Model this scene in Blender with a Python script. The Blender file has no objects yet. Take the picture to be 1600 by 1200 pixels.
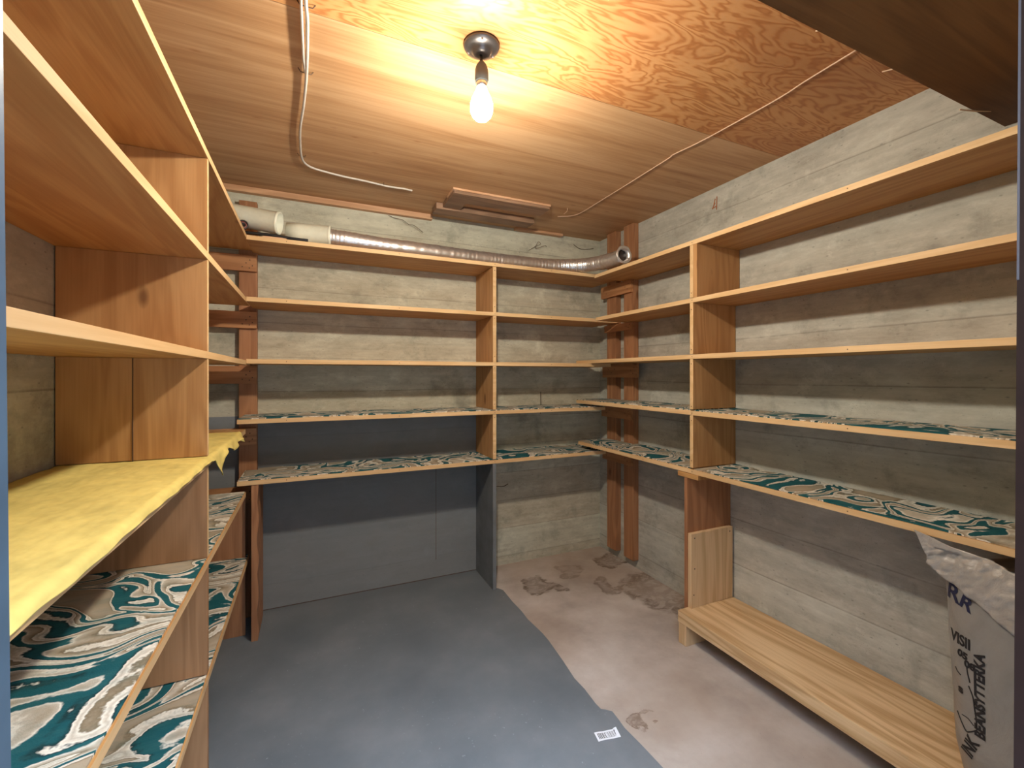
import bpy, bmesh, math, random
from mathutils import Vector, Matrix, noise
random.seed(7)
S = bpy.context.scene
COL = S.collection

# ---------------------------------------------------------------- camera
cam_d = bpy.data.cameras.new('camera')
cam = bpy.data.objects.new('camera', cam_d); COL.objects.link(cam)
F_PX = 691.57
cam_d.sensor_fit = 'HORIZONTAL'; cam_d.sensor_width = 36.0
cam_d.lens = 36.0 * F_PX / 1600.0
cam_d.shift_y = -(600 - 586.07) / 1600.0
cam_d.clip_start = 0.01
cam.location = (0, 0, 1.1225)
cam.rotation_euler = (math.radians(90), 0, math.radians(-24.33))
S.camera = cam

# ---------------------------------------------------------------- light and exposure
W = bpy.data.worlds.new('world'); S.world = W; W.use_nodes = True
_t = W.node_tree; _bg = _t.nodes['Background']                       # light of the next room, brighter from above
_tc = _t.nodes.new('ShaderNodeTexCoord'); _sx = _t.nodes.new('ShaderNodeSeparateXYZ'); _rp = _t.nodes.new('ShaderNodeMapRange')
_t.links.new(_tc.outputs['Generated'], _sx.inputs[0]); _t.links.new(_sx.outputs['Z'], _rp.inputs['Value'])
_rp.interpolation_type = 'SMOOTHSTEP'
for _k, _v in (('From Min', .45), ('From Max', .85), ('To Min', .16), ('To Max', 6.5)): _rp.inputs[_k].default_value = _v
_bg.inputs[0].default_value = (0.66, 0.80, 1.0, 1); _t.links.new(_rp.outputs[0], _bg.inputs[1])
S.view_settings.view_transform = 'Standard'; S.view_settings.look = 'None'
S.view_settings.gamma = 1; S.view_settings.use_curve_mapping = False
S.view_settings.exposure = 2.58
BULB_STRENGTH = 230.0

# ---------------------------------------------------------------- node helper
class NT:
    def __init__(s, name):
        s.m = bpy.data.materials.new(name); s.m.use_nodes = True
        s.t = s.m.node_tree; s.b = s.t.nodes['Principled BSDF']
    def n(s, typ, **k):
        x = s.t.nodes.new(typ)
        for a, v in k.items():
            if a.startswith('i_'):
                key = a[2:]
                key = int(key) if key.isdigit() else key
                s.set(x.inputs[key], v)
            else: setattr(x, a, v)
        return x
    def set(s, inp, v):
        if isinstance(v, bpy.types.NodeSocket): s.t.links.new(v, inp)
        elif isinstance(v, bpy.types.Node): s.t.links.new(v.outputs[0], inp)
        else: inp.default_value = v
    def coord(s, scale=(1, 1, 1), loc=(0, 0, 0), rand=False):
        c = s.n('ShaderNodeTexCoord')
        m = s.n('ShaderNodeMapping'); s.t.links.new(c.outputs['Object'], m.inputs[0])
        m.inputs['Scale'].default_value = scale; m.inputs['Location'].default_value = loc
        if rand:
            oi = s.n('ShaderNodeObjectInfo')
            mu = s.n('ShaderNodeMath', operation='MULTIPLY', i_0=oi.outputs['Random'], i_1=37.0)
            ad = s.n('ShaderNodeVectorMath', operation='ADD')
            s.t.links.new(m.outputs[0], ad.inputs[0]); s.t.links.new(mu.outputs[0], ad.inputs[1])
            return ad.outputs[0]
        return m.outputs[0]
    def noise(s, vec, scale=5, detail=4, rough=.5, dist=0):
        x = s.n('ShaderNodeTexNoise'); s.t.links.new(vec, x.inputs['Vector'])
        x.inputs['Scale'].default_value = scale; x.inputs['Detail'].default_value = detail
        x.inputs['Roughness'].default_value = rough; x.inputs['Distortion'].default_value = dist
        return x.outputs['Fac']
    def math(s, op, a, b=0.0, clamp=False):
        x = s.n('ShaderNodeMath', operation=op, use_clamp=clamp); s.set(x.inputs[0], a); s.set(x.inputs[1], b)
        return x.outputs[0]
    def ramp(s, fac, stops, interp='LINEAR'):
        x = s.n('ShaderNodeValToRGB'); s.t.links.new(fac, x.inputs[0]); r = x.color_ramp; r.interpolation = interp
        while len(r.elements) < len(stops): r.elements.new(0.5)
        for e, (p, c) in zip(r.elements, stops):
            e.position = p; e.color = (c, c, c, 1) if isinstance(c, (int, float)) else (*c, 1)
        return x.outputs[0]
    def mix(s, fac, a, b, mode='MIX'):
        x = s.n('ShaderNodeMix', data_type='RGBA', blend_type=mode)
        s.set(x.inputs[0], fac)
        for i, v in ((6, a), (7, b)):
            s.set(x.inputs[i], v if not isinstance(v, tuple) else (*v, 1))
        return x.outputs[2]
    def bump(s, h, strength=.3, dist=.002):
        x = s.n('ShaderNodeBump'); x.inputs['Strength'].default_value = strength; x.inputs['Distance'].default_value = dist
        s.t.links.new(h, x.inputs['Height']); s.t.links.new(x.outputs[0], s.b.inputs['Normal'])
    def done(s, col, rough=.6, spec=.3):
        if isinstance(col, tuple): s.b.inputs['Base Color'].default_value = (*col, 1)
        else: s.t.links.new(col, s.b.inputs['Base Color'])
        if isinstance(rough, (int, float)): s.b.inputs['Roughness'].default_value = rough
        else: s.t.links.new(rough, s.b.inputs['Roughness'])
        s.b.inputs['Specular IOR Level'].default_value = spec
        return s.m

def stretch(axis, a, b):
    return tuple(a if i == 'XYZ'.index(axis) else b for i in range(3))

def wood(name, axis, lo, hi, knots=True, ring=9.0, rough=.55):
    w = NT(name)
    v = w.coord(stretch(axis, .35, 3.2), rand=True)
    n1 = w.noise(v, 3.0, 3, .5, .6)
    bands = w.math('SINE', w.math('MULTIPLY', n1, ring * 4))
    bands = w.math('ADD', w.math('MULTIPLY', bands, .5), .5)
    fine = w.noise(w.coord(stretch(axis, 6, 220), rand=True), 1.0, 2, .5)
    f = w.math('ADD', w.math('MULTIPLY', bands, .45), w.math('MULTIPLY', fine, .55))
    c = w.ramp(f, [(.2, lo), (.8, hi)])
    tone = w.noise(w.coord((1.3, 1.3, 1.3), rand=True), 1.2, 2, .5)
    c = w.mix(w.math('MULTIPLY', w.ramp(tone, [(.35, 0.), (.7, 1.)]), .28), c, tuple(x * .72 for x in lo))
    if knots:
        vo = w.n('ShaderNodeTexVoronoi', feature='F1'); w.t.links.new(w.coord(stretch(axis, 2.2, 5.0), rand=True), vo.inputs['Vector'])
        vo.inputs['Scale'].default_value = 1.0
        k = w.ramp(vo.outputs['Distance'], [(.05, 1.), (.085, 0.)])
        c = w.mix(w.math('MULTIPLY', k, .75), c, (.12, .045, .018))
    w.bump(fine, .12, .001)
    return w.done(c, rough, .3)

LO, HI = (.44, .22, .075), (.58, .33, .125)
WX = wood('pine_along_x', 'X', LO, HI)
WY = wood('pine_along_y', 'Y', LO, HI)
WZ = wood('pine_along_z', 'Z', (.42, .21, .08), (.56, .31, .13))
EDGE = wood('lit_sawn_pine_edge', 'X', (.66, .42, .2), (.78, .54, .29), knots=False)  # sawn edges, made paler to put the bulb's light into their colour
EDGE_Y = wood('lit_sawn_pine_edge_along_y', 'Y', (.66, .42, .2), (.78, .54, .29), knots=False)  # same bulb-lit pale edge for boards running along y
RED_Z = wood('red_fir_along_z', 'Z', (.32, .145, .07), (.46, .225, .11))
RED_X = wood('red_fir_along_x', 'X', (.37, .165, .07), (.55, .27, .12))
RED_Y = wood('red_fir_along_y', 'Y', (.37, .165, .07), (.55, .27, .12))
NEW_Y = wood('new_pine_along_y', 'Y', (.52, .32, .15), (.78, .57, .33))
NEW_Z = wood('new_pine_along_z', 'Z', (.58, .38, .20), (.76, .55, .33))
GREYW = wood('weathered_ply', 'X', (.22, .13, .08), (.40, .24, .15), knots=False)
PALE_EDGE = wood('pale_ply_strip', 'X', (.55, .30, .16), (.72, .44, .26), knots=False)

def plywood_swirl():
    w = NT('rotary_cut_plywood')
    v = w.coord((.85, 2.9, 1))
    n = w.noise(v, 3.2, 3.6, .5, .5)
    s_ = w.math('ADD', w.math('MULTIPLY', w.math('SINE', w.math('MULTIPLY', n, 95)), .5), .5)
    s_ = w.math('POWER', s_, 1.3)
    fine = w.noise(w.coord((5, 130, 1)), 1, 2, .5)
    c = w.ramp(s_, [(0, (.60, .30, .12)), (.5, (.55, .25, .09)), (1, (.40, .145, .045))])
    c = w.mix(w.math('MULTIPLY', fine, .35), c, (.60, .3, .1))
    patch = w.noise(w.coord((.8, 1.6, 1)), 2.0, 2, .5)
    c = w.mix(w.ramp(patch, [(.45, 0.), (.7, .45)]), c, (.30, .10, .035))
    w.bump(s_, .1, .001)
    return w.done(c, .5, .35)
def plywood_plain():
    w = NT('flat_cut_plywood')
    n = w.noise(w.coord((.35, 5, 1)), 3.0, 4, .55, .8)
    fine = w.noise(w.coord((3, 110, 1)), 1, 3, .6)
    f = w.math('ADD', w.math('MULTIPLY', n, .7), w.math('MULTIPLY', fine, .3))
    c = w.ramp(f, [(.3, (.36, .175, .075)), (.46, (.50, .28, .13)), (.6, (.60, .365, .19)), (.75, (.46, .25, .115))])
    vo = w.n('ShaderNodeTexVoronoi', feature='F1'); w.t.links.new(w.coord((1.1, 2.6, 1), (.3, .1, 0)), vo.inputs['Vector'])
    k = w.ramp(vo.outputs['Distance'], [(.0, .7), (.11, 0.)])
    c = w.mix(k, c, (.33, .12, .035))
    spots = w.n('ShaderNodeTexVoronoi', feature='F1'); w.t.links.new(w.coord((9, 9, 9)), spots.inputs['Vector'])
    c = w.mix(w.ramp(spots.outputs['Distance'], [(.03, .8), (.05, 0.)]), c, (.62, .42, .24))
    w.bump(fine, .1, .001)
    return w.done(c, .5, .35)
SWIRL = plywood_swirl(); PLAIN = plywood_plain()

def concrete(name, a, b, horiz, band=.19, warm=(.42, .33, .24), tint=None):
    w = NT(name)
    big = w.noise(w.coord((1, 1, 1.6)), 2.2, 6, .6)
    c = w.ramp(big, [(.3, a), (.68, b)])
    # form board bands: tone changes board by board
    tc = w.n('ShaderNodeTexCoord'); sp = w.n('ShaderNodeSeparateXYZ'); w.t.links.new(tc.outputs['Object'], sp.inputs[0])
    along = sp.outputs[horiz]
    zz = w.math('ADD', w.math('DIVIDE', w.math('ADD', sp.outputs['Z'], .105), band), w.math('MULTIPLY', w.noise(w.coord((1.2, 1.2, 0)), 1, 1, .5), .1))
    fl = w.math('FLOOR', zz); fr = w.math('FRACT', zz)
    wn = w.n('ShaderNodeTexWhiteNoise', noise_dimensions='1D'); w.t.links.new(fl, wn.inputs['W'])
    c = w.mix(w.math('MULTIPLY', wn.outputs['Value'], .6), c, warm)
    streak = w.noise(w.coord((1.2, 1.2, 40)), 1, 3, .6)
    c = w.mix(w.math('MULTIPLY', w.ramp(streak, [(.4, 0.), (.7, 1.)]), .3), c, tuple(x * .62 for x in a))
    line = w.ramp(fr, [(0, 1.), (.025, 0.), (.985, 0.), (1, 1.)])
    c = w.mix(w.math('MULTIPLY', line, w.math('MULTIPLY', big, .9)), c, (.13, .11, .09))
    patch = w.noise(w.coord((3, 3, 3)), 1.5, 8, .7)
    mot = w.noise(w.coord((4, 4, 11)), 1.5, 8, .75)
    c = w.mix(w.ramp(mot, [(.34, .4), (.47, 0.)]), c, tuple(x * .6 for x in warm))
    c = w.mix(w.ramp(mot, [(.5, 0.), (.7, .45)]), c, tuple(min(1, x * 1.2) for x in b))
    kn = w.n('ShaderNodeTexVoronoi', feature='F1'); w.t.links.new(w.coord((4.5, 4.5, 9)), kn.inputs['Vector'])
    c = w.mix(w.ramp(kn.outputs['Distance'], [(.05, .6), (.13, 0.)]), c, tuple(x * .5 for x in a))
    c = w.mix(w.ramp(patch, [(.55, 0.), (.72, .7)]), c, tuple(x * .45 for x in a))
    c = w.mix(w.ramp(patch, [(.28, .6), (.42, 0.)]), c, tuple(min(1, x * 1.25) for x in b))
    vo = w.n('ShaderNodeTexVoronoi', feature='F1'); w.t.links.new(w.coord((34, 34, 34)), vo.inputs['Vector'])
    pit = w.math('MULTIPLY', w.ramp(vo.outputs['Distance'], [(.08, 1.), (.16, 0.)]), w.ramp(w.noise(w.coord((2, 2, 4)), 2, 2, .5), [(.5, 0.), (.62, 1.)]))
    c = w.mix(w.math('MULTIPLY', pit, .8), c, (.08, .06, .045))
    if tint: c = w.mix(.84, c, tint)
    h = w.math('SUBTRACT', w.math('ADD', w.math('MULTIPLY', patch, .5), w.math('MULTIPLY', wn.outputs['Value'], .4)), w.math('MULTIPLY', pit, .8))
    w.bump(h, .5, .006)
    return w.done(c, .9, .15)
CONC_X = concrete('board_formed_concrete_back', (.46, .46, .37), (.68, .68, .56), 'X', .165, warm=(.46, .38, .27))
CONC_Y = concrete('board_formed_concrete_side', (.42, .425, .375), (.60, .605, .54), 'Y', .2, warm=(.40, .36, .30))
BLUEWALL = concrete('blue_grey_painted_concrete', (.3, .3, .3), (.5, .5, .5), 'X', .235, tint=(.195, .21, .22))

def floor_bare():
    w = NT('bare_concrete_floor')
    n = w.noise(w.coord((1, 1, 1)), 3.2, 8, .62)
    c = w.ramp(n, [(.28, (.30, .25, .215)), (.5, (.46, .40, .35)), (.72, (.60, .55, .50))])
    tc = w.n('ShaderNodeTexCoord')
    wp = w.n('ShaderNodeTexNoise'); wp.inputs['Scale'].default_value = 6; wp.inputs['Detail'].default_value = 5
    w.t.links.new(tc.outputs['Object'], wp.inputs['Vector'])
    ve = w.n('ShaderNodeVectorMath', operation='SUBTRACT'); w.t.links.new(wp.outputs['Color'], ve.inputs[0]); ve.inputs[1].default_value = (.5, .5, .5)
    vs = w.n('ShaderNodeVectorMath', operation='SCALE'); w.t.links.new(ve.outputs[0], vs.inputs[0]); vs.inputs['Scale'].default_value = .28
    va = w.n('ShaderNodeVectorMath', operation='ADD'); w.t.links.new(tc.outputs['Object'], va.inputs[0]); w.t.links.new(vs.outputs[0], va.inputs[1])
    tot = None
    for (x, y, r, dk) in [(1.12, 2.08, .10, .8), (1.63, 1.80, .20, .75), (1.66, 2.2, .11, .9), (1.36, 2.17, .09, .5), (1.42, 1.93, .07, .6), (.995, 1.13, .022, .8), (1.62, 1.55, .10, .7)]:
        d = w.n('ShaderNodeVectorMath', operation='DISTANCE'); w.t.links.new(va.outputs[0], d.inputs[0]); d.inputs[1].default_value = (x, y, 0)
        k = w.math('DIVIDE', d.outputs['Value'], r)
        rr = w.ramp(k, [(0, .5 * dk), (.55, .55 * dk), (.8, dk), (.92, .8 * dk), (1.0, 0.)])
        tot = rr if tot is None else w.math('MAXIMUM', tot, rr)
    fine = w.noise(w.coord((1, 1, 1)), 26, 5, .7)
    worm = w.math('ABSOLUTE', w.math('SUBTRACT', w.noise(w.coord((1, 1.6, 1)), 11, 4, .6, .6), .5))
    tot = w.math('MULTIPLY', tot, w.ramp(worm, [(.0, 1.), (.035, 1.), (.10, .38)]))
    c = w.mix(w.math('MULTIPLY', tot, w.ramp(fine, [(.25, .5), (.5, 1.)])), c, (.085, .05, .028))
    warm = w.noise(w.coord((1, 1, 1), (4, 2, 0)), 1.4, 3, .5)
    c = w.mix(w.ramp(warm, [(.42, 0.), (.6, .45)]), c, (.34, .25, .185))
    vo = w.n('ShaderNodeTexVoronoi', feature='F1'); w.t.links.new(w.coord((13, 13, 13)), vo.inputs['Vector'])
    c = w.mix(w.ramp(vo.outputs['Distance'], [(.03, .8), (.055, 0.)]), c, (.1, .08, .08))
    w.bump(n, .35, .004)
    return w.done(c, w.ramp(n, [(.3, .6), (.7, .85)]), .3)
def floor_blue():
    w = NT('blue_painted_floor')
    n = w.noise(w.coord((1, 1, 1)), 4, 7, .6)
    c = w.ramp(n, [(.3, (.12, .14, .155)), (.5, (.15, .17, .185)), (.7, (.19, .205, .22))])
    wear = w.noise(w.coord((1, 1, 1)), 55, 6, .75)
    reg = w.noise(w.coord((1, 1, 1), (1, 3, 0)), 2.5, 2, .5)
    c = w.mix(w.math('MULTIPLY', w.ramp(wear, [(.62, 0.), (.68, 1.)]), w.ramp(reg, [(.45, 0.), (.6, .8)])), c, (.33, .37, .38))
    w.bump(n, .3, .003)
    return w.done(c, w.ramp(n, [(.3, .42), (.7, .62)]), .4)
FLOOR, BFLOOR = floor_bare(), floor_blue()

def carpet():
    w = NT('teal_and_cream_scroll_carpet')
    v = w.coord((1, 1, 1), rand=True)
    nz = w.n('ShaderNodeTexNoise'); w.t.links.new(v, nz.inputs['Vector']); nz.inputs['Scale'].default_value = 4.2; nz.inputs['Detail'].default_value = 1.0
    ve = w.n('ShaderNodeVectorMath', operation='SUBTRACT'); w.t.links.new(nz.outputs['Color'], ve.inputs[0]); ve.inputs[1].default_value = (.5, .5, .5)
    vs = w.n('ShaderNodeVectorMath', operation='SCALE'); w.t.links.new(ve.outputs[0], vs.inputs[0]); vs.inputs['Scale'].default_value = .42
    va = w.n('ShaderNodeVectorMath', operation='ADD'); w.t.links.new(v, va.inputs[0]); w.t.links.new(vs.outputs[0], va.inputs[1])
    mp = w.n('ShaderNodeMapping'); w.t.links.new(va.outputs[0], mp.inputs[0]); mp.inputs['Rotation'].default_value = (0, 0, .5); mp.inputs['Scale'].default_value = (3.4, 6.4, 1)
    f = w.noise(mp.outputs[0], 1.0, .9, .4, 1.5)
    jag = w.noise(w.coord((1, 1, 1)), 120, 1, .5)
    f = w.math('ADD', f, w.math('MULTIPLY', w.math('SUBTRACT', jag, .5), .03))
    teal, dteal, cream, beige, brown, white = (.008, .095, .115), (.006, .03, .035), (.56, .51, .42), (.38, .31, .22), (.20, .16, .10), (.86, .83, .74)
    c = w.ramp(f, [(0, cream), (.36, beige), (.385, brown), (.392, white), (.41, cream), (.43, white), (.437, dteal), (.455, teal), (.505, teal), (.517, white), (.53, cream), (.57, beige), (.584, brown), (.59, white), (.61, cream), (.622, white), (.63, dteal), (.65, teal), (.71, teal), (.722, white), (.75, cream)])
    # streaks in the teal ground
    t = w.noise(w.coord((14, 50, 1)), 1, 3, .6)
    c = w.mix(w.ramp(t, [(.45, 0.), (.7, .28)]), c, (.05, .17, .17))
    w.bump(w.noise(w.coord((1, 1, 1)), 500, 1, .5), .3, .002)
    return w.done(c, .8, .25)
CARPET = carpet()

def simple(name, col, rough=.5, metal=0, spec=.5, var=.0, bump=0, bscale=40):
    w = NT(name)
    n = w.noise(w.coord((1, 1, 1)), bscale, 4, .6)
    c = w.mix(w.ramp(n, [(.35, 0.), (.7, 1.)]), col, tuple(x * (1 - var) for x in col)) if var else col
    w.b.inputs['Metallic'].default_value = metal
    if bump: w.bump(n, bump, .003)
    return w.done(c, rough, spec)
BLUEP = simple('blue_grey_paint', (.19, .205, .215), .6, 0, .35, .3, .3, 9)
CLOTH = simple('yellow_flannel_vinyl', (.76, .62, .20), .7, 0, .2, .22, .5, 14)
PVC = simple('cream_pvc', (.80, .80, .66), .35, 0, .5, .1)
FOIL = simple('aluminium_foil_duct', (.80, .77, .75), .32, .85, .5, .15, .35, 60)
FOIL_IN = simple('duct_inner_shade', (.05, .035, .03), .5, .3)  # shade of the duct mouth, put into a dark colour
RUBBER = simple('black_rubber', (.012, .012, .012), .4)
REDIN = simple('brick_red_rubber', (.22, .05, .035), .5)
WHITE_CABLE = simple('white_cable_jacket', (.66, .6, .52), .45, 0, .4, .15)
TAN_WIRE = simple('thin_tan_wire', (.62, .40, .27), .5)
BRONZE = simple('grey_painted_metal', (.16, .145, .14), .35, .7, .5, .15)
STEEL = simple('bright_screw_steel', (.7, .7, .7), .3, 1)
SOCKET = simple('grey_bakelite', (.10, .105, .10), .5, 0, .4)
RUST = simple('rusty_wire', (.09, .05, .03), .8)
INK = simple('black_marker_ink', (.012, .010, .012), .6)
BLUEINK = simple('dark_blue_ink', (.012, .014, .05), .6)
PAPER = simple('white_label_paper', (.78, .80, .84), .6)
ORANGE = simple('orange_crayon', (.36, .13, .05), .8)
JAMB_L = simple('blue_grey_door_paint', (.055, .085, .115), .4, 0, .4, .25, .1, 20)
JAMB_R = simple('dark_brown_door_paint', (.018, .007, .005), .45, 0, .4, .3)
JAMB_W = simple('chipped_white_paint', (.075, .07, .08), .6)
SPLINTER = simple('pale_split_wood', (.78, .55, .36), .7)
def plastic_bag(name, col, bs):
    w = NT(name)
    n = w.noise(w.coord((1, 1, 1), rand=False), bs, 6, .65, .8)
    c = w.mix(w.ramp(n, [(.35, 0.), (.7, 1.)]), col, tuple(x * .72 for x in col))
    w.bump(n, .6, .008)
    return w.done(c, .33, .5)
BAG = plastic_bag('milky_plastic_sack', (.31, .29, .265), 7)
FLAP = plastic_bag('crumpled_clear_plastic', (.42, .385, .35), 16)
def bulb_mat():
    w = NT('lit_frosted_bulb')
    w.b.inputs['Base Color'].default_value = (1, 1, 1, 1)
    w.b.inputs['Emission Color'].default_value = (1, .92, .77, 1)
    w.b.inputs['Emission Strength'].default_value = BULB_STRENGTH
    return w.m
BULBM = bulb_mat()
BULBN = bulb_mat(); BULBN.name = 'lit_bulb_neck'; BULBN.node_tree.nodes['Principled BSDF'].inputs['Emission Strength'].default_value = BULB_STRENGTH * .05

# ---------------------------------------------------------------- mesh helpers
def link(name, me, mats, parent=None):
    o = bpy.data.objects.new(name, me); COL.objects.link(o)
    for m in (mats if isinstance(mats, (list, tuple)) else [mats]): me.materials.append(m)
    if parent is not None:
        base = parent
        off = Vector((0, 0, 0))
        while base is not None: off += base.location; base = base.parent
        me.transform(Matrix.Translation(-off)); o.parent = parent
    return o
def mesh_of(bm, smooth=False):
    bmesh.ops.recalc_face_normals(bm, faces=bm.faces)
    me = bpy.data.meshes.new('m'); bm.to_mesh(me); bm.free()
    if smooth:
        for p in me.polygons: p.use_smooth = True
    return me
def addbox(bm, x0, x1, y0, y1, z0, z1, mi=0, tilt=0.0, bevel=0.0):
    """tilt: change of z per metre of y about y0"""
    vs = [bm.verts.new((x, y, z + tilt * (y - y0))) for x in (x0, x1) for y in (y0, y1) for z in (z0, z1)]
    fs = []
    for q in ((0, 1, 3, 2), (4, 6, 7, 5), (0, 4, 5, 1), (2, 3, 7, 6), (0, 2, 6, 4), (1, 5, 7, 3)):
        f = bm.faces.new([vs[i] for i in q]); f.material_index = mi; fs.append(f)
    if bevel:
        es = list({e for f in fs for e in f.edges})
        bmesh.ops.bevel(bm, geom=es, offset=bevel, segments=2, affect='EDGES', profile=.7)
def box(name, mats, parent, *b, **k):
    bm = bmesh.new(); addbox(bm, *b, **({'bevel': .0012} | k)); return link(name, mesh_of(bm), mats, parent)
def tube(pts, r, seg=12, closed_ends=True, rfun=None, bm=None):
    own = bm is None; bm = bm or bmesh.new()
    P = [Vector(p) for p in pts]; rings = []; up = Vector((0, 0, 1)); prev = None
    for i, p in enumerate(P):
        t = (P[min(i + 1, len(P) - 1)] - P[max(i - 1, 0)]).normalized()
        a = (prev - t * prev.dot(t)) if prev is not None else t.cross(up if abs(t.z) < .9 else Vector((1, 0, 0)))
        a.normalize(); prev = a; b = t.cross(a)
        rr = rfun(i) if rfun else r
        rings.append([bm.verts.new(p + (a * math.cos(k * math.tau / seg) + b * math.sin(k * math.tau / seg)) * rr) for k in range(seg)])
    for i in range(len(rings) - 1):
        for k in range(seg):
            bm.faces.new((rings[i][k], rings[i][(k + 1) % seg], rings[i + 1][(k + 1) % seg], rings[i + 1][k]))
    if closed_ends: bm.faces.new(rings[0][::-1]); bm.faces.new(rings[-1])
    return bm
def spline(pts, n=8):
    P = [Vector(p) for p in pts]; out = []
    for i in range(len(P) - 1):
        p0, p1, p2, p3 = P[max(i - 1, 0)], P[i], P[i + 1], P[min(i + 2, len(P) - 1)]
        for k in range(n):
            t = k / n
            out.append(.5 * ((2 * p1) + (p2 - p0) * t + (2 * p0 - 5 * p1 + 4 * p2 - p3) * t * t + (3 * p1 - p0 - 3 * p2 + p3) * t ** 3))
    out.append(P[-1]); return out
def lathe(prof, loc, seg=32, axis=None):
    """prof: list of (r, z)"""
    bm = bmesh.new(); rings = []
    for r, z in prof:
        if r < 1e-6: rings.append([bm.verts.new((0, 0, z))])
        else: rings.append([bm.verts.new((r * math.cos(k * math.tau / seg), r * math.sin(k * math.tau / seg), z)) for k in range(seg)])
    for A, B in zip(rings, rings[1:]):
        for k in range(seg):
            q = [A[k % len(A)], A[(k + 1) % len(A)], B[(k + 1) % len(B)], B[k % len(B)]]
            u = []
            for v in q:
                if v not in u: u.append(v)
            if len(u) > 2: bm.faces.new(u)
    M = Matrix.Translation(loc)
    if axis is not None: M = M @ Vector((0, 0, 1)).rotation_difference(Vector(axis)).to_matrix().to_4x4()
    bmesh.ops.transform(bm, matrix=M, verts=bm.verts); return bm
def thing(name, label, cat, loc=(0, 0, 0), group=None):
    o = bpy.data.objects.new(name, None); COL.objects.link(o); o.location = loc; o.empty_display_size = .05
    o['label'] = label; o['category'] = cat
    if group: o['group'] = group
    return o
def tag(o, label, cat, group=None):
    o['label'] = label; o['category'] = cat
    if group: o['group'] = group
    return o
def struct(name, bm, mats, parent=None):
    o = link(name, mesh_of(bm), mats, parent); o['kind'] = 'structure'; return o

# ---------------------------------------------------------------- the room
XL, XR, YB, H, YF = -.557, 1.722, 2.409, 2.0, .2
T = .15
# floor: blue painted area and bare concrete meet along a hand-painted line
edge = [(.866, 2.409), (.868, 2.165), (.893, 2.155), (.91, 2.125), (.906, 2.0), (.909, 1.90), (.905, 1.827), (.914, 1.70), (.913, 1.644), (.899, 1.50), (.886, 1.397), (.889, 1.336), (.884, 1.26), (.886, 1.232), (.899, 1.224), (.914, 1.208), (.911, 1.17), (.907, 1.136), (.912, 1.064), (.915, .974), (.91, .80), (.912, .5), (.91, .2), (.91, -.9)]
bm = bmesh.new()
L = [bm.verts.new((XL - T, y, 0)) for x, y in edge]; Cc = [bm.verts.new((x, y, 0)) for x, y in edge]; R = [bm.verts.new((XR + T, y, 0)) for x, y in edge]
for i in range(len(edge) - 1):
    f = bm.faces.new((L[i], L[i + 1], Cc[i + 1], Cc[i])); f.material_index = 1
    f = bm.faces.new((Cc[i], Cc[i + 1], R[i + 1], R[i])); f.material_index = 0
for f in bm.faces[:]:
    if f.normal.z < 0: f.normal_flip()
me = bpy.data.meshes.new('m'); 
addbox(bm, XL - T, XR + T, -.9, YB + T, -.12, -.0005)
bm.normal_update(); bm.to_mesh(me); bm.free()
floor_o = link('floor', me, [FLOOR, BFLOOR]); floor_o['kind'] = 'structure'
if floor_o.data.polygons[0].normal.z < 0: floor_o.data.flip_normals()

# back wall: lower left bay painted blue-grey
bm = bmesh.new()
def quad(bm, pts, mi=0):
    f = bm.faces.new([bm.verts.new(p) for p in pts]); f.material_index = mi; return f
PX, PZ = .866, .93
quad(bm, [(XL, YB, .004), (PX, YB, .004), (PX, YB, PZ), (XL, YB, PZ)], 1)
quad(bm, [(XL, YB, 0), (PX, YB, 0), (PX, YB, .004), (XL, YB, .004)], 2)
quad(bm, [(.625, YB - .0008, .10), (.6275, YB - .0008, .10), (.6275, YB - .0008, .62), (.625, YB - .0008, .62)], 2)
quad(bm, [(PX, YB, 0), (XR, YB, 0), (XR, YB, PZ), (PX, YB, PZ)], 0)
quad(bm, [(XL, YB, PZ), (XR, YB, PZ), (XR, YB, H), (XL, YB, H)], 0)
addbox(bm, XL - T, XR + T, YB + .0005, YB + T, 0, H + T)
me = bpy.data.meshes.new('m'); bm.to_mesh(me); bm.free()
wb = link('wall_back', me, [CONC_X, BLUEWALL, RUST]); wb['kind'] = 'structure'
bm = bmesh.new(); addbox(bm, XR, XR + T, -.0, YB, 0, H + T); wr = struct('wall_right', bm, CONC_Y)
bm = bmesh.new(); addbox(bm, XL - T, XL, -.0, YB, 0, H + T); wl = struct('wall_left', bm, CONC_Y)
bm = bmesh.new()
addbox(bm, XL, -.115, .08, YF, 0, H); addbox(bm, .68, XR, .08, YF, 0, H); addbox(bm, -.115, .68, .08, YF, 1.80, H)
struct('wall_front', bm, CONC_X)
# ceiling sheets
bm = bmesh.new()
addbox(bm, XL, XR, 1.178, YB, H, H + T, 1)
addbox(bm, XL, XR, .0, 1.176, H, H + T, 0)
struct('ceiling', bm, [SWIRL, PLAIN])
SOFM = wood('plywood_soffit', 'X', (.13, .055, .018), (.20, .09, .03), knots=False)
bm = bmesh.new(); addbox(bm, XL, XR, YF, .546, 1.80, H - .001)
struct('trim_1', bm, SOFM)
# batten where the ceiling meets the back wall
bm = bmesh.new(); addbox(bm, XL, .60, 2.378, YB - .001, 1.972, H - .001, bevel=.002); struct('trim_2', bm, PALE_EDGE)
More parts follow.
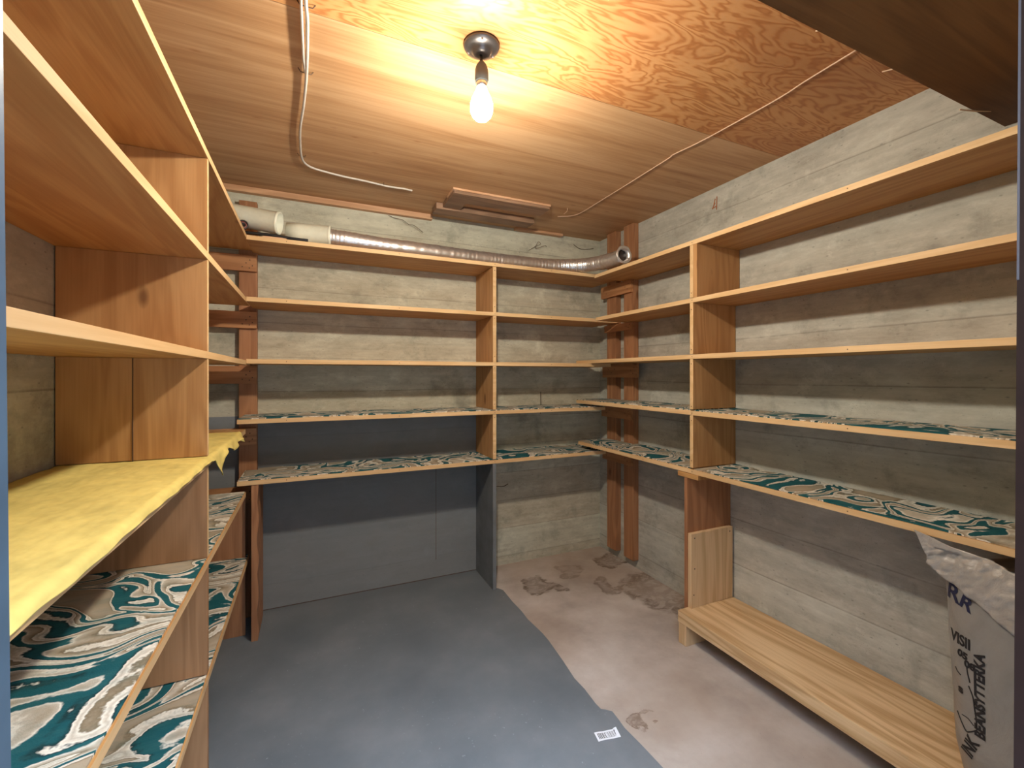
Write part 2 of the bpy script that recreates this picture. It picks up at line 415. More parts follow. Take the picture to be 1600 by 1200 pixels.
# door lining: left side blue-grey, right side dark brown with a white chipped edge
bm = bmesh.new(); addbox(bm, -.115, -.091, .075, .2002, 0, 1.80); 
for v in bm.verts: v.co.x += -(v.co.z - 1.12) * .008
struct('trim_3', bm, JAMB_L)
bm = bmesh.new(); addbox(bm, .657, .68, .075, .2002, 0, 1.80)
for v in bm.verts: v.co.x += (v.co.z - 1.12) * .0153
struct('trim_4', bm, JAMB_R)
bm = bmesh.new(); addbox(bm, .6569, .6575, .1985, .2004, 1.22, 1.80)
for v in bm.verts: v.co.x += (v.co.z - 1.12) * .0153
struct('trim_5', bm, JAMB_W)

# ---------------------------------------------------------------- shelving units
TH = .019
def prism(poly, z0, z1, tilt=0., y0=0., bevel=0.):
    bm = bmesh.new()
    lo = [bm.verts.new((x, y, z0 + tilt * (y - y0))) for x, y in poly]; hi = [bm.verts.new((x, y, z1 + tilt * (y - y0))) for x, y in poly]
    bm.faces.new(lo[::-1]); bm.faces.new(hi)
    for i in range(len(poly)): bm.faces.new((lo[i], lo[(i + 1) % len(poly)], hi[(i + 1) % len(poly)], hi[i]))
    if bevel: bmesh.ops.bevel(bm, geom=bm.edges[:], offset=bevel, segments=2, affect='EDGES', profile=.7)
    return bm
def notched(x0, x1, y0, y1, notch, g=0.):
    """rectangle with a corner cut out round a stud: notch = (side, x, y)"""
    if notch is None or y1 < notch[2] - g: return [(x0, y0), (x1, y0), (x1, y1), (x0, y1)]
    side, nx, ny = notch
    if side == 'right': return [(x0, y0), (x1, y0), (x1, ny - g), (nx - g, ny - g), (nx - g, y1), (x0, y1)]
    return [(x0, y0), (x1, y0), (x1, y1), (nx + g, y1), (nx + g, ny - g), (x0, ny - g)]
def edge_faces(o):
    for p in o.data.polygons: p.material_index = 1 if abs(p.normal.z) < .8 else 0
def shelf(unit, x0, x1, y0, y1, z, mat, liner=None, tilt=0., name='shelf', notch=None):
    """z = top surface"""
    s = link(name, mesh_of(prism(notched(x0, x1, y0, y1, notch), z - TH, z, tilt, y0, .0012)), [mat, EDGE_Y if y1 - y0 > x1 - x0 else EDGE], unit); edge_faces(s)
    if liner:
        lx0, lx1, ly0, ly1 = liner
        link('carpet_liner', mesh_of(prism(notched(lx0, lx1, ly0, ly1, notch, .003), z, z + .0035, tilt, y0)), CARPET, s)
    return s
NAIL = {}
def nails(parent, pts, axis, r=.0022):
    key = (axis, r)
    if key not in NAIL:
        me = mesh_of(lathe([(0, 0), (r, 0), (r * .9, .0008), (0, .0008)], (0, 0, 0), 8, axis)); me.materials.append(RUST); NAIL[key] = me
    off = Vector((0, 0, 0)); base = parent
    while base is not None: off += base.location; base = base.parent
    for p in pts:
        o = bpy.data.objects.new('nail_head', NAIL[key]); COL.objects.link(o); o.parent = parent; o.location = Vector(p) - off

YS = 2.1435
bu = thing('shelving_unit', 'wooden shelving unit along the back wall with a blue painted lower upright', 'shelves', (.3, 2.276, 0))
Bz = [1.709, 1.451, 1.190, .937, .679]
Bx1 = [1.66, 1.66, 1.61, 1.57, 1.575]
Bx0 = [-.25, -.25, -.25, -.284, -.284]
for i, z in enumerate(Bz):
    ln = (Bx0[i] + .004, Bx1[i] - .003, YS + .004, YB - .004) if i > 2 else None
    shelf(bu, Bx0[i], Bx1[i], YS, YB - .001, z, WX, ln, notch=('left', -.231, 2.369))
UX0, UX1 = .861, .880
for a, b in zip(Bz, Bz[1:]):
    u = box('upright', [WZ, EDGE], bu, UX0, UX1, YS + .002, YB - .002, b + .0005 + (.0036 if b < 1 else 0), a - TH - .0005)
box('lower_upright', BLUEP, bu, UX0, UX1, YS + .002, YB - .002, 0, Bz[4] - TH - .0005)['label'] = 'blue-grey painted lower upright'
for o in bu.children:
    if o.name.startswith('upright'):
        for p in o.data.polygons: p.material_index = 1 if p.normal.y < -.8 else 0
# left support leg: a plain rough-edged board and its stud
bm = bmesh.new()
N = 26
for k in range(N):
    z0, z1 = k * (.659 / N), (k + 1) * (.659 / N)
    wv = lambda z: .004 * noise.noise(Vector((z * 14, 3.1, 0))) + .003 * math.sin(z * 40)
    vs = [bm.verts.new(p) for p in ((-.232, YS + .004, z0), (-.208 + wv(z0), YS + .004, z0), (-.208 + wv(z1), YS + .004, z1), (-.232, YS + .004, z1), (-.232, YB - .04, z0), (-.208, YB - .04, z0), (-.208, YB - .04, z1), (-.232, YB - .04, z1))]
    for q in ((0, 1, 2, 3), (1, 5, 6, 2), (5, 4, 7, 6), (4, 0, 3, 7)): bm.faces.new([vs[i] for i in q])
bmesh.ops.remove_doubles(bm, verts=bm.verts, dist=1e-5)
link('leg', mesh_of(bm), RED_Z, bu)
nails(bu, [(UX0 + .0095, YS + .0018, z) for z in (.72, .90, .97, 1.16, 1.22, 1.42, 1.48, 1.67)], (0, -1, 0))
nails(bu, [(x, YS - .0002, z - .0095) for z in Bz for x in (-.1, .38, .871, 1.21)], (0, -1, 0), .0018)

# right unit
ru = thing('shelving_unit', 'wooden shelving unit along the right wall above the low bench', 'shelves', (1.593, 1.2, 0))
XS = 1.4639
Rz = [1.692, 1.448, 1.2095, .9715, .7235]
Ry1 = [2.10, 2.09, 2.29, 2.29, 2.268]
for i, z in enumerate(Rz):
    if i < 3:
        shelf(ru, XS, XR - .001, YF + .003, Ry1[i], z, WY, notch=('right', 1.681, 2.028))
    else:
        zz = z
        shelf(ru, XS, XR - .001, YF + .003, 1.395, zz, WY, (XS + .005, XR - .004, YF + .006, 1.384))
        shelf(ru, XS, XR - .001, 1.396, Ry1[i], zz + .001, WY, (XS + .005, XR - .004, 1.406, Ry1[i] - .003), notch=('right', 1.681, 2.028))
for i, (a, b) in enumerate(zip(Rz, Rz[1:])):
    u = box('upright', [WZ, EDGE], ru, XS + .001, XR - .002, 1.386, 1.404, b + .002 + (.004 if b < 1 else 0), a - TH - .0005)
box('doubled_upright', WZ, ru, XS + .001, XR - .002, 1.366, 1.3855, Rz[1] + .0005, Rz[0] - TH - .0005)['label'] = 'second board doubling the topmost upright'
box('joint_block', WY, ru, XS - .004, XS + .09, 1.355, 1.467, Rz[4] - TH - .02, Rz[4] - TH - .0005)['label'] = 'small block under the joint of the bottom shelf'
box('lower_upright', RED_Z, ru, 1.458, XR - .002, 1.412, 1.428, .0, Rz[4] - TH - .021)['label'] = 'reddish plywood lower upright'
box('patch_board', NEW_Z, ru, 1.462, 1.708, 1.392, 1.4115, .134, .449)['label'] = 'pale new pine board nailed over the lower upright'
nails(ru, [(1.48, 1.3915, .43), (1.69, 1.3915, .43), (1.48, 1.3915, .30), (1.475, 1.3915, .19)], (0, -1, 0), .003)
nails(ru, [(XS + .0008, 1.395, z) for z in (.76, .93, .99, 1.17, 1.23, 1.40, 1.47)], (-1, 0, 0))
nails(ru, [(XS - .0002, 1.395 + dy, z - .0095) for z in Rz for dy in (-.6, -.004, .3)], (-1, 0, 0), .0018)

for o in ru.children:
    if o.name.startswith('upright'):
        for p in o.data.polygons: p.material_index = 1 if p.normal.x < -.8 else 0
# left unit
lu = thing('shelving_unit', 'wooden shelving unit along the left wall nearest the camera', 'shelves', (-.40, 1.2, 0))
XLf = -.2508
Lz = [1.716, 1.448, 1.185, .898, .634, .309]
for i, z in enumerate(Lz):
    y1 = 2.348 if i < 3 else (2.13 if i == 3 else 2.142)
    if i == 5: y1 = 2.25
    tl = .012 if i == 5 else 0.
    if i in (0, 1, 2): y1 = 2.36 if i == 0 else 2.27
    shelf(lu, XL + .001, XLf, YF + .003, y1, z, WY, (XL + .004, XLf - .004, YF + .006, y1 - .003) if i > 3 else None, tilt=tl)
# seam strip on carpeted shelf fronts
ends = Lz + [0]
for i, (a, b) in enumerate(zip(ends, ends[1:])):
    lo = b + (.0045 if i > 2 and i < 5 else .0005) + (.016 if i == 4 else 0) + (.0095 if i == 2 else 0)
    hi = a - TH - .0005 + (.013 if i == 5 else 0)
    if i == 5: lo = 0
    um = WZ if i < 3 else wood('upright_board_' + 'abc'[i - 3], 'Z', (.36, .185, .085), (.48, .26, .13))
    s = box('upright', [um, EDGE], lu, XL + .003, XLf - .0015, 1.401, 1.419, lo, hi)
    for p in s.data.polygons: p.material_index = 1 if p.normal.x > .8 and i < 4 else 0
bm = bmesh.new(); addbox(bm, -.4095, -.4075, 1.3995, 1.4012, Lz[3] + .004, Lz[2] - TH - .001); link('board_seam', mesh_of(bm), RUST, lu)
# far end board under the two lowest shelves
box('end_upright', RED_Z, lu, XL + .003, -.262, 2.215, 2.233, 0, Lz[5] - .012)['label'] = 'reddish far end upright under the lowest shelf'
box('end_upright', RED_Z, lu, XL + .003, -.262, 2.215, 2.233, Lz[5] + .016, Lz[4] - TH)['label'] = 'reddish far end upright between the two lowest shelves'

# ---------------------------------------------------------------- posts and cleats
fr = thing('support_frame', 'two reddish studs with nailed cleats in the right-hand corner', 'support posts', (1.70, 2.15, 0))
box('stud', RED_Z, fr, 1.683, XR - .001, 2.19, 2.279, .052, H - .001, bevel=.003)
box('stud', RED_Z, fr, 1.683, XR - .001, 2.030, 2.116, .052, H - .001, bevel=.003)
for z0, z1, y0, y1, m in ((1.60, 1.672, 2.03, 2.315, RED_Y), (1.385, 1.428, 2.02, 2.28, RED_Y), (1.108, 1.189, 1.98, 2.30, RED_Y), (.865, .935, 2.03, 2.31, RED_Y), (.60, .677, 2.03, 2.30, RED_Y)):
    c = box('cleat', m, fr, 1.6635, 1.6825, y0, y1, z0, z1, bevel=.002)
    nails(c, [(1.6633, y0 + d, z0 + (z1 - z0) * q) for d, q in ((.02, .7), (.03, .3), (.05, .5), (.20, .6), (.23, .35), (.26, .6))], (-1, 0, 0), .0028)
fl = thing('support_frame', 'reddish stud with nailed cleats beside the left shelving unit', 'support posts', (-.27, 2.39, 0))
box('stud', RED_Z, fl, -.306, -.233, 2.371, YB - .001, 0, 1.929, bevel=.003)
for z0, z1 in ((1.60, 1.674), (1.338, 1.414), (1.083, 1.164), (.80, .878), (.535, .61)):
    y0 = 2.352
    c = box('cleat', RED_X, fl, XL + .002, -.233, y0, 2.3705, z0, z1, bevel=.002)
    nails(c, [(x, y0 - .0002, z0 + (z1 - z0) * q) for x, q in ((-.26, .7), (-.25, .35), (-.275, .5), (-.29, .25), (-.262, .2))], (0, -1, 0), .0028)

# ---------------------------------------------------------------- ceiling lamp
cx, cy = .411, 1.105
la = thing('ceiling_lamp', 'bare lit bulb hanging below a round grey canopy on the ceiling', 'lamp', (cx, cy, H))
bm = lathe([(0, -.0005), (.047, -.0005), (.048, -.005), (.046, -.009), (.036, -.013), (.029, -.015), (.025, -.020), (.021, -.026), (.010, -.029), (0, -.029)], (cx, cy, H), 40)
can = link('canopy', mesh_of(bm, True), BRONZE, la)
for a in (.3, 2.4, 4.4):
    p = (cx + .038 * math.cos(a), cy + .038 * math.sin(a), H - .0155)
    link('screw', mesh_of(lathe([(0, .004), (.003, .004), (.003, .001), (0, -.001)], p, 10), True), STEEL, can)
link('cord', mesh_of(tube([(cx - .002, cy, H - .027), (cx - .001, cy, H - .04), (cx, cy, H - .052)], .0042, 10), True), RUBBER, la)
link('socket', mesh_of(lathe([(0, -.046), (.008, -.047), (.014, -.056), (.0175, -.068), (.0185, -.093), (.0165, -.096), (.0165, -.100), (0, -.1001)], (cx, cy, H), 28), True), SOCKET, la)
link('bulb_base', mesh_of(lathe([(0, -.0995), (.0135, -.1), (.0145, -.102), (.0135, -.104), (.0145, -.106), (.0135, -.108), (.0125, -.113), (0, -.1135)], (cx, cy, H), 24), True), STEEL, la)
prof = [(0, -.1125), (.0125, -.1125), (.014, -.119), (.019, -.130), (.0255, -.144), (.029, -.157), (.0298, -.168), (.0285, -.179), (.0245, -.189), (.0175, -.1965), (.009, -.2005), (0, -.2015)]
bu_o = link('bulb', mesh_of(lathe(prof, (cx, cy, H), 32), True), [BULBM, BULBN], la)
for p in bu_o.data.polygons: p.material_index = 1 if p.center.z > -.154 else 0

# ---------------------------------------------------------------- cables on the ceiling
zc = H - .0095
main = spline([(-.006, .95, zc), (-.010, 1.05, zc), (-.013, 1.129, zc), (-.010, 1.211, zc), (-.014, 1.404, zc), (-.024, 1.57, zc), (-.037, 1.72, zc), (-.040, 1.84, zc), (-.037, 1.95, zc), (-.024, 2.005, zc), (.006, 2.035, zc), (.06, 2.052, zc), (.129, 2.066, zc), (.22, 2.075, zc), (.324, 2.090, zc), (.39, 2.086, zc), (.43, 2.092, zc)], 6)
ca = thing('electrical_cable', 'white electrical cable stapled to the ceiling above the left bay', 'cable', (0, 1.5, H))
link('jacket', mesh_of(tube(main, .0042, 10), True), WHITE_CABLE, ca)
link('second_strand', mesh_of(tube([(-.021, .95, zc), (-.023, 1.15, zc), (-.021, 1.34, zc), (-.018, 1.40, zc)], .0036, 10), True), WHITE_CABLE, ca)
for x, y, dx, dy in ((-.016, 1.404, .02, .002), (-.037, 1.945, .015, .003), (.30, 2.088, .001, .012), (-.012, 1.15, .02, 0)):
    link('staple', mesh_of(tube([(x - dx, y - dy, H), (x - dx * .7, y - dy * .7, H - .009), (x + dx * .7, y + dy * .7, H - .009), (x + dx, y + dy, H)], .0013, 6), True), RUST, ca)
w2 = spline([(1.235, 2.12, H - .003), (1.315, 2.05, H - .003), (1.318, 1.8, H - .004), (1.312, 1.384, H - .003), (1.306, 1.34, H - .003), (1.326, 1.203, H - .004), (1.344, .941, H - .003), (1.338, .84, H - .003), (1.33, .70, H - .006)], 6)
tag(link('bell_wire', mesh_of(tube(w2, .0022, 8), True), TAN_WIRE), 'thin tan wire running along the right side of the ceiling', 'wire')
tag(link('bent_nail', mesh_of(tube([(1.225, 2.0, H - .0005), (1.228, 2.01, H - .014), (1.236, 2.055, H - .01), (1.25, 2.07, H - .003)], .0016, 6), True), TAN_WIRE), 'tiny bent wire staple beside the far end of the tan ceiling wire', 'staple')
for (a, b, lab) in (((1.168, .708, H - .002), (1.176, .676, H - .012), 'small wood splinter at the ceiling shadow edge, leftmost of three'),
                    ((1.357, .705, H - .002), (1.36, .678, H - .012), 'small wood splinter beside the near end of the tan wire'),
                    ((1.50, .724, H - .002), (1.508, .682, H - .01), 'small wood splinter on the ceiling, rightmost of three'),
                    ((1.50, .556, 1.797), (1.572, .523, 1.792), 'pale splinter sticking out from the soffit edge above the top right shelf')):
    a, b = Vector(a), Vector(b)
    tag(link('splinter', mesh_of(tube([a, (a + b) / 2 + Vector((0, .001, -.001)), b], .0016, 6, rfun=lambda i: (.0016, .0018, .0006)[i])), SPLINTER), lab, 'splinter', None)

# scrap boards screwed to the ceiling near the back wall
sa = thing('ceiling_batten', 'doubled plywood strip fixed to the ceiling above the back shelves', 'board', (.86, 2.04, H))
box('strip', PALE_EDGE, sa, .60, 1.12, 1.992, 2.10, 1.989, H - .0008)
box('strip', GREYW, sa, .605, 1.115, 1.995, 2.10, 1.974, 1.9885)
box('end_block', GREYW, sa, .607, .70, 2.1005, 2.198, 1.976, H - .0008)
sb_ = tag(box('ceiling_batten', GREYW, None, .575, 1.13, 2.20, 2.285, 1.968, H - .0008), 'brown board on the ceiling between the doubled strip and the back wall', 'board')
tag(box('ceiling_batten', PALE_EDGE, None, 1.10, 1.42, 2.372, YB - .001, 1.985, H - .0008), 'short pale strip where ceiling meets back wall, right of the brown board', 'board')

# tie wires in the back wall
def wire(pts, lab, r=.0014, m=None):
    tag(link('tie_wire', mesh_of(tube(spline(pts, 4), r, 6), True), m or RUST), lab, 'wire')
wire([(.37, YB, 1.97), (.40, 2.395, 1.955), (.44, 2.39, 1.95), (.47, 2.375, 1.925), (.50, 2.38, 1.925), (.55, 2.385, 1.895)], 'rusty tie wire on the back wall below the end of the white cable')
wire([(1.20, YB, 1.88), (1.24, 2.39, 1.905), (1.27, 2.385, 1.92), (1.25, 2.38, 1.93), (1.235, 2.385, 1.89), (1.30, 2.385, 1.915), (1.31, 2.39, 1.91)], 'twisted dark tie wire on the back wall above the foil duct')
wire([(1.28, YB, .885), (1.279, 2.40, .93), (1.28, 2.403, 1.02)], 'short dark vertical tie wire standing behind the fourth back shelf', .002)
wire([(.93, YB, .47), (.97, 2.395, .475), (1.02, 2.39, .468), (1.06, 2.40, .478)], 'short rusty tie wire in the bare concrete below the back shelves', .002)
wire([(1.52, YB, 1.955), (1.57, 2.403, 1.93), (1.67, YB - .002, 1.945)], 'dark tie wire on the back wall beside the right corner stud', .0018)

def text_mesh(s, size, extrude=.0004):
    cu = bpy.data.curves.new('t', 'FONT'); cu.body = s; cu.size = size; cu.extrude = extrude; cu.offset = .0011; cu.resolution_u = 4
    o = bpy.data.objects.new('t', cu); COL.objects.link(o)
    dg = bpy.context.evaluated_depsgraph_get(); me = bpy.data.meshes.new_from_object(o.evaluated_get(dg))
    bpy.data.objects.remove(o); bpy.data.curves.remove(cu); me.materials.clear(); return me
# crayon mark on the right wall
bm = bmesh.new()
for a, b in (((1.487, 1.955), (1.489, 1.895)), ((1.497, 1.93), (1.513, 1.905)), ((1.515, 1.907), (1.487, 1.912)), ((1.497, 1.948), (1.505, 1.918))):
    tube([(XR - .001, a[0], a[1]), (XR - .0012, b[0], b[1])], .0022, 6, bm=bm)
mk = link('crayon_mark', mesh_of(bm), ORANGE, wr)

# ---------------------------------------------------------------- things on the top back shelf
zt = Bz[0]
dr = .040
path = spline([(.05, 2.210, zt + dr + .008), (.11, 2.205, zt + dr + .006), (.318, 2.215, zt + dr + .001), (.647, 2.235, zt + dr + .001), (.85, 2.245, zt + dr + .001), (1.014, 2.243, zt + dr + .001), (1.20, 2.235, zt + dr + .001), (1.33, 2.20, zt + dr + .002), (1.42, 2.14, zt + dr + .002), (1.475, 2.05, zt + dr + .002), (1.495, 1.95, zt + dr + .001), (1.497, 1.89, zt + dr + .001)], 24)
random.seed(3)
jit = [random.uniform(-.0012, .0012) for _ in path]
du = thing('foil_duct', 'long silver flexible foil duct lying along the top back shelf', 'duct', (.8, 2.24, zt))
link('corrugated_tube', mesh_of(tube(path, dr, 28, False, rfun=lambda i: dr - (.0016 if i % 3 == 0 else 0) + jit[i] - .003 * max(0, noise.noise(Vector((i * .07, 0, 0))))), True), FOIL, du)
link('dark_inside', mesh_of(tube(path[-60:-4], dr - .006, 20, True), True), FOIL_IN, du)['label'] = 'dark plug standing for the shade inside the duct'  # closed dark tube painted as the shade in the open end
d = (path[-1] - path[-6]).normalized()
pe = path[-1]
bm = lathe([(dr - .004, -.012), (dr + .001, -.004), (dr + .007, .004), (dr + .009, .010), (dr + .006, .014), (dr - .004, .010), (dr - .010, .004), (dr - .012, -.006)], pe + Vector((0, 0, .006)), 28, d)
for v in bm.verts:
    v.co += d * .004 * noise.noise(v.co * 60) + Vector((0, 0, .003 * noise.noise(v.co * 45)))
link('crumpled_end_collar', mesh_of(bm, True), FOIL, du)

def pipe(name, a, b, r, wall, lab):
    a, b = Vector(a), Vector(b); Lg = (b - a).length
    bm = lathe([(r - wall, 0), (r, 0), (r, Lg * .3), (r, Lg - .012), (r + .0015, Lg - .010), (r + .0015, Lg), (r - wall, Lg), (r - wall, Lg * .5), (r - wall, 0)], a, 36, (b - a).normalized())
    o = link(name, mesh_of(bm, False), PVC)
    for p in o.data.polygons: p.use_smooth = abs(p.normal.dot((b - a).normalized())) < .5
    tag(o, lab, 'pipe'); return o
pipe('plastic_pipe', (-.100, 2.235, zt + .0507), (.083, 2.207, zt + .0507), .049, .003, 'cream plastic pipe piece butted against the foil duct')
pipe('plastic_pipe', (-.49, 2.235, zt + .116), (-.125, 2.150, zt + .067), .046, .003, 'cream plastic pipe piece leaning at the left end of the top back shelf')
ho = thing('rubber_hose', 'black rubber hose curving along the left end of the top back shelf', 'hose', (-.2, 2.1, zt))
hp = spline([(-.50, 2.20, zt + .012), (-.36, 2.165, zt + .014), (-.246, 2.158, zt + .0135), (-.16, 2.153, zt + .0135), (-.092, 2.151, zt + .0085), (-.05, 2.149, zt + .007), (-.015, 2.150, zt + .007)], 6)
link('tube', mesh_of(tube(hp, .0062, 12), True), RUBBER, ho)
cpl = lathe([(.010, 0), (.017, 0), (.017, .05), (.010, .05)], Vector((-.272, 2.150, zt + .035)), 20, (.25, -1, 0.05))
bmesh.ops.translate(cpl, verts=cpl.verts, vec=(-.0, .03, 0))
link('coupling', mesh_of(cpl, True), REDIN, ho)
link('coupling_rim', mesh_of(tube([(-.2595 + .0165 * math.cos(t), 2.1305 + .004 * math.cos(t), zt + .0375 + .0165 * math.sin(t)) for t in [k * math.tau / 24 for k in range(25)]], .003, 8, False), True), RUBBER, ho)
tag(box('wood_shim', PALE_EDGE, None, -.19, -.10, 2.148, 2.175, zt + .0005, zt + .006), 'small flat wood shim under the black hose', 'shim')

# ---------------------------------------------------------------- yellow cloth on the left unit
bm = bmesh.new()
ztop = Lz[3] + .003
ys = [YF + .02 + (1.965 - YF - .02) * i / 300 for i in range(301)]
def hang(y):
    if y < 1.40: return .007 + .005 * noise.noise(Vector((y * 5, 0, 0)))
    p = .040 * math.exp(-((y - 1.49) / .040) ** 2)
    return .016 + p + .010 * math.sin(y * 26) + .009 * noise.noise(Vector((y * 15, 1, 0))) + .014 * (y - 1.4)
grid = []
NX = 60
for y in ys:
    row = []
    for j in range(NX + 1):
        x = XL + .006 + (XLf + .004 - XL - .006) * j / NX
        n = noise.noise(Vector((x * 9, y * 5, 2.0))) + .6 * noise.noise(Vector((x * 30, y * 18, 5.0)))
        z = ztop + .004 + .0024 * n + .0012 * noise.noise(Vector((x * 90, y * 50, 9.0)))
        if 1.39 < y < 1.43: z = min(z, ztop + .0042)
        if j == NX: z = ztop + .001
        row.append((x, y, z))
    hh = max(.006, hang(y))
    for k in range(1, 7):
        t = k / 6
        wob = (.004 if y > 1.4 else .0015) * math.sin(y * 60 + t) * t + (.010 * t * (1 + noise.noise(Vector((y * 20, 3, 0)))) if y > 1.4 else .003 * t)
        row.append((XLf + .005 + wob, y, ztop - .001 - hh * t))
    grid.append([bm.verts.new(p) for p in row])
for a, b in zip(grid, grid[1:]):
    for j in range(len(a) - 1): bm.faces.new((a[j], a[j + 1], b[j + 1], b[j]))
cl = link('table_cover', mesh_of(bm, True), CLOTH)
# the divider stands through a slit: split keeps the cloth clear of it
md = cl.modifiers.new('thickness', 'SOLIDIFY'); md.thickness = .0015; md.offset = 1
tag(cl, 'crumpled yellow plastic table cover spread over a shelf of the left unit', 'table cover')

# ---------------------------------------------------------------- bench
be = thing('bench', 'low pale pine plank bench on the floor below the right shelves', 'bench', (1.56, .8, 0))
bm = bmesh.new(); addbox(bm, 1.405, 1.632, .215, 1.411, .086, .134, bevel=.003); link('seat_plank', mesh_of(bm), NEW_Y, be)
bm = bmesh.new(); addbox(bm, 1.6345, 1.716, .215, 1.411, .086, .132, bevel=.004); link('seat_plank', mesh_of(bm), NEW_Y, be)
box('leg', NEW_Z, be, 1.407, 1.70, 1.368, 1.409, 0, .0855, bevel=.003)
box('leg', NEW_Z, be, 1.407, 1.70, .25, .29, 0, .0855, bevel=.003)

# ---------------------------------------------------------------- sack on the bench
bag = thing('plastic_sack', 'milky plastic sack with black handwriting standing on the pine bench', 'sack', (1.56, .40, .134))
bcx, bcy = 1.565, .372
def sect(z):
    t = (z - .136) / .52
    a = .128 * (1 - .10 * t) * (.93 + .07 * min(1, t * 8)); b = (.195 + .03 * t) * (.95 + .05 * min(1, t * 8))
    if t > .93: s = max(.0, (1.06 - t) / .13); a *= s; b *= .35 + .65 * s
    return a, b
def wr_(x, y, z): return .007 * noise.noise(Vector((x * 6, y * 7, z * 5))) + .003 * noise.noise(Vector((x * 20, y * 26, z * 14)))
def front_x(y, z):
    a, b = sect(z); q = min(.999, abs(y - bcy) / b)
    x = bcx - a * (1 - q ** 3.4) ** (1 / 3.4)
    return x + wr_(1.44, y, z)
bm = bmesh.new(); rings = []
NZ, NS = 70, 120
for i in range(NZ + 1):
    z = .136 + .548 * i / NZ; a, b = sect(z); ring = []
    for k in range(NS):
        th = k * math.tau / NS; c, s = math.cos(th), math.sin(th); e = 2 / 3.4
        x = bcx + a * math.copysign(abs(c) ** e, c); y = bcy + b * math.copysign(abs(s) ** e, s)
        x += wr_(1.44, y, z) if c < 0 else 0; y += .4 * wr_(x, 3, z)
        y = max(y, YF + .004)
        ring.append(bm.verts.new((x, y, z)))
    rings.append(ring)
for A, B in zip(rings, rings[1:]):
    for k in range(NS): bm.faces.new((A[k], A[(k + 1) % NS], B[(k + 1) % NS], B[k]))
bm.faces.new(rings[0][::-1]); bm.faces.new(rings[-1])
bmesh.ops.remove_doubles(bm, verts=bm.verts, dist=1e-4)
link('body', mesh_of(bm, True), BAG, bag)
# folded-over crumpled top
up_e = [(.633, .712), (.604, .706), (.575, .697), (.557, .6925), (.53, .690), (.505, .688), (.478, .687), (.45, .675), (.40, .668), (.30, .66), (.22, .65)]
lo_e = [(.627, .704), (.616, .675), (.606, .655), (.607, .632), (.576, .610), (.545, .597), (.512, .580), (.47, .557), (.42, .530), (.32, .48), (.22, .45)]
def lerp(P, t):
    s_ = t * (len(P) - 1); i = min(int(s_), len(P) - 2); f = s_ - i
    return P[i][0] * (1 - f) + P[i + 1][0] * f, P[i][1] * (1 - f) + P[i + 1][1] * f
bm = bmesh.new(); G = []
NU, NV = 90, 26
for i in range(NU + 1):
    u = i / NU; A = lerp(up_e, u); B = lerp(lo_e, u); col = []
    for j in range(NV + 1):
        v = j / NV; y = A[0] * (1 - v) + B[0] * v; z = A[1] * (1 - v) + B[1] * v
        zz = min(z, .62)
        fx = front_x(min(y, bcy + .18), zz) - .012
        fold = .005 * (1 - abs(noise.noise(Vector((y * 26 + z * 50, z * 16, 11))))) ** 3 + .009 * noise.noise(Vector((y * 10 + z * 22, z * 8, 1))) + .006 * abs(noise.noise(Vector(((y + z) * 34, (y - z) * 16, 4)))) + .003 * noise.noise(Vector((y * 80, z * 80, 0)))
        x = min(fx - .006 + fold + .012 * (1 - v) * (1 - v) * min(1, u * 3), 1.459 if z > .68 else 9)
        edge_n = .004 * noise.noise(Vector((u * 22, 7, 0))) * (v > .95)
        col.append(bm.verts.new((x, y, z + edge_n)))
    G.append(col)
for a, b in zip(G, G[1:]):
    for j in range(NV): bm.faces.new((a[j], a[j + 1], b[j + 1], b[j]))
fo = link('folded_top', mesh_of(bm, True), FLAP, bag); fo['label'] = 'crumpled clear plastic top folded over the sack'
md = fo.modifiers.new('thickness', 'SOLIDIFY'); md.thickness = .0012
def bag_text(s, size, y, z, rot, mat, name='lettering', sx=1.0, bold=.0):
    me = text_mesh(s, size, .0002)
    c, sn = math.cos(rot), math.sin(rot)
    for v in me.vertices:
        lx, ly, lz = v.co; lx *= sx
        yy = y - (lx * c - ly * sn); zz = z + (lx * sn + ly * c)
        v.co = (front_x(yy, zz) - .0014 - lz * 2, yy, zz)
    return link(name, me, mat, bag)
bag_text('R', .062, .580, .556, -.15, BLUEINK, sx=.9); bag_text('R', .046, .548, .552, -.3, BLUEINK, sx=1.0)
bag_text('VISII', .036, .566, .455, .0, INK, sx=.72)
bag_text('05', .022, .548, .428, -.1, INK); bag_text('08', .022, .532, .410, .0, INK)
bag_text('BEANSYTTERKA', .027, .493, .256, math.radians(90), INK, sx=1.04)
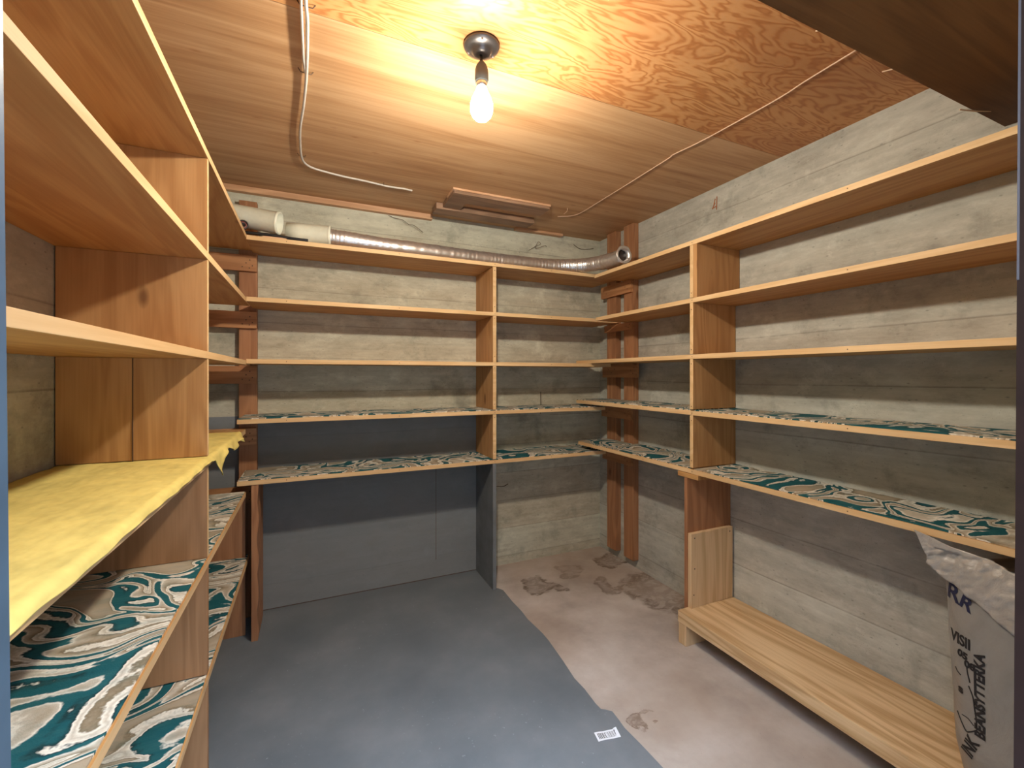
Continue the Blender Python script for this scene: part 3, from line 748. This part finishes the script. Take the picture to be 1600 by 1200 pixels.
bag_text('INK', .034, .520, .190, math.radians(72), INK, sx=.9)
bag_text('s', .03, .548, .335, 0, INK)
def stroke(pts, r=.0014):
    P = [Vector((front_x(y, z) - .0012, y, z)) for y, z in spline([(a, b, 0) for a, b in pts], 6) for (y, z) in [(y, z)]] if False else None
    q = spline([(a, b, 0) for a, b in pts], 8)
    return link('pen_line', mesh_of(tube([(front_x(p.x, p.y) - .0008, p.x, p.y) for p in q], r, 6), True), INK, bag)
stroke([(.527, .410), (.525, .395), (.522, .382), (.521, .376)])
stroke([(.553, .392), (.548, .385), (.540, .381)])
stroke([(.524, .366), (.516, .345), (.513, .32), (.510, .30), (.508, .275), (.510, .268), (.522, .255), (.530, .250), (.540, .262), (.552, .280)])
stroke([(.540, .282), (.526, .284), (.514, .276)], .001)

# ---------------------------------------------------------------- barcode sticker on the floor
st = thing('barcode_sticker', 'small white barcode sticker lying on the blue painted floor', 'sticker', (.838, 1.135, 0))
c0, ex, ey = Vector((.799, 1.124, .0012)), Vector((.074, -.013, 0)), Vector((.006, .033, 0))
bm = bmesh.new(); rows = []
for i in range(13):
    u = i / 12; r_ = []
    for v in (0, 1):
        p = c0 + ex * u + ey * v; p.z = .0012 + .0015 * max(0, math.sin(u * 6 + v)) + (.004 if v and u > .85 else 0); r_.append(bm.verts.new(p))
    rows.append(r_)
for a, b in zip(rows, rows[1:]): bm.faces.new((a[0], b[0], b[1], a[1]))
so = link('label_paper', mesh_of(bm), PAPER, st); md = so.modifiers.new('t', 'SOLIDIFY'); md.thickness = .0004
bm = bmesh.new(); random.seed(11); u = .09
while u < .93:
    w_ = random.choice((.008, .012, .02, .03))
    q = []
    for uu, vv in ((u, .16), (u + w_, .16), (u + w_, .82), (u, .82)):
        p = c0 + ex * uu + ey * vv; p.z = .0018 + .0015 * max(0, math.sin(uu * 6 + vv)) + (.003 if vv > .5 and uu > .85 else 0); q.append(bm.verts.new(p))
    bm.faces.new(q); u += w_ + random.choice((.012, .018, .026))
link('barcode', mesh_of(bm), INK, st)
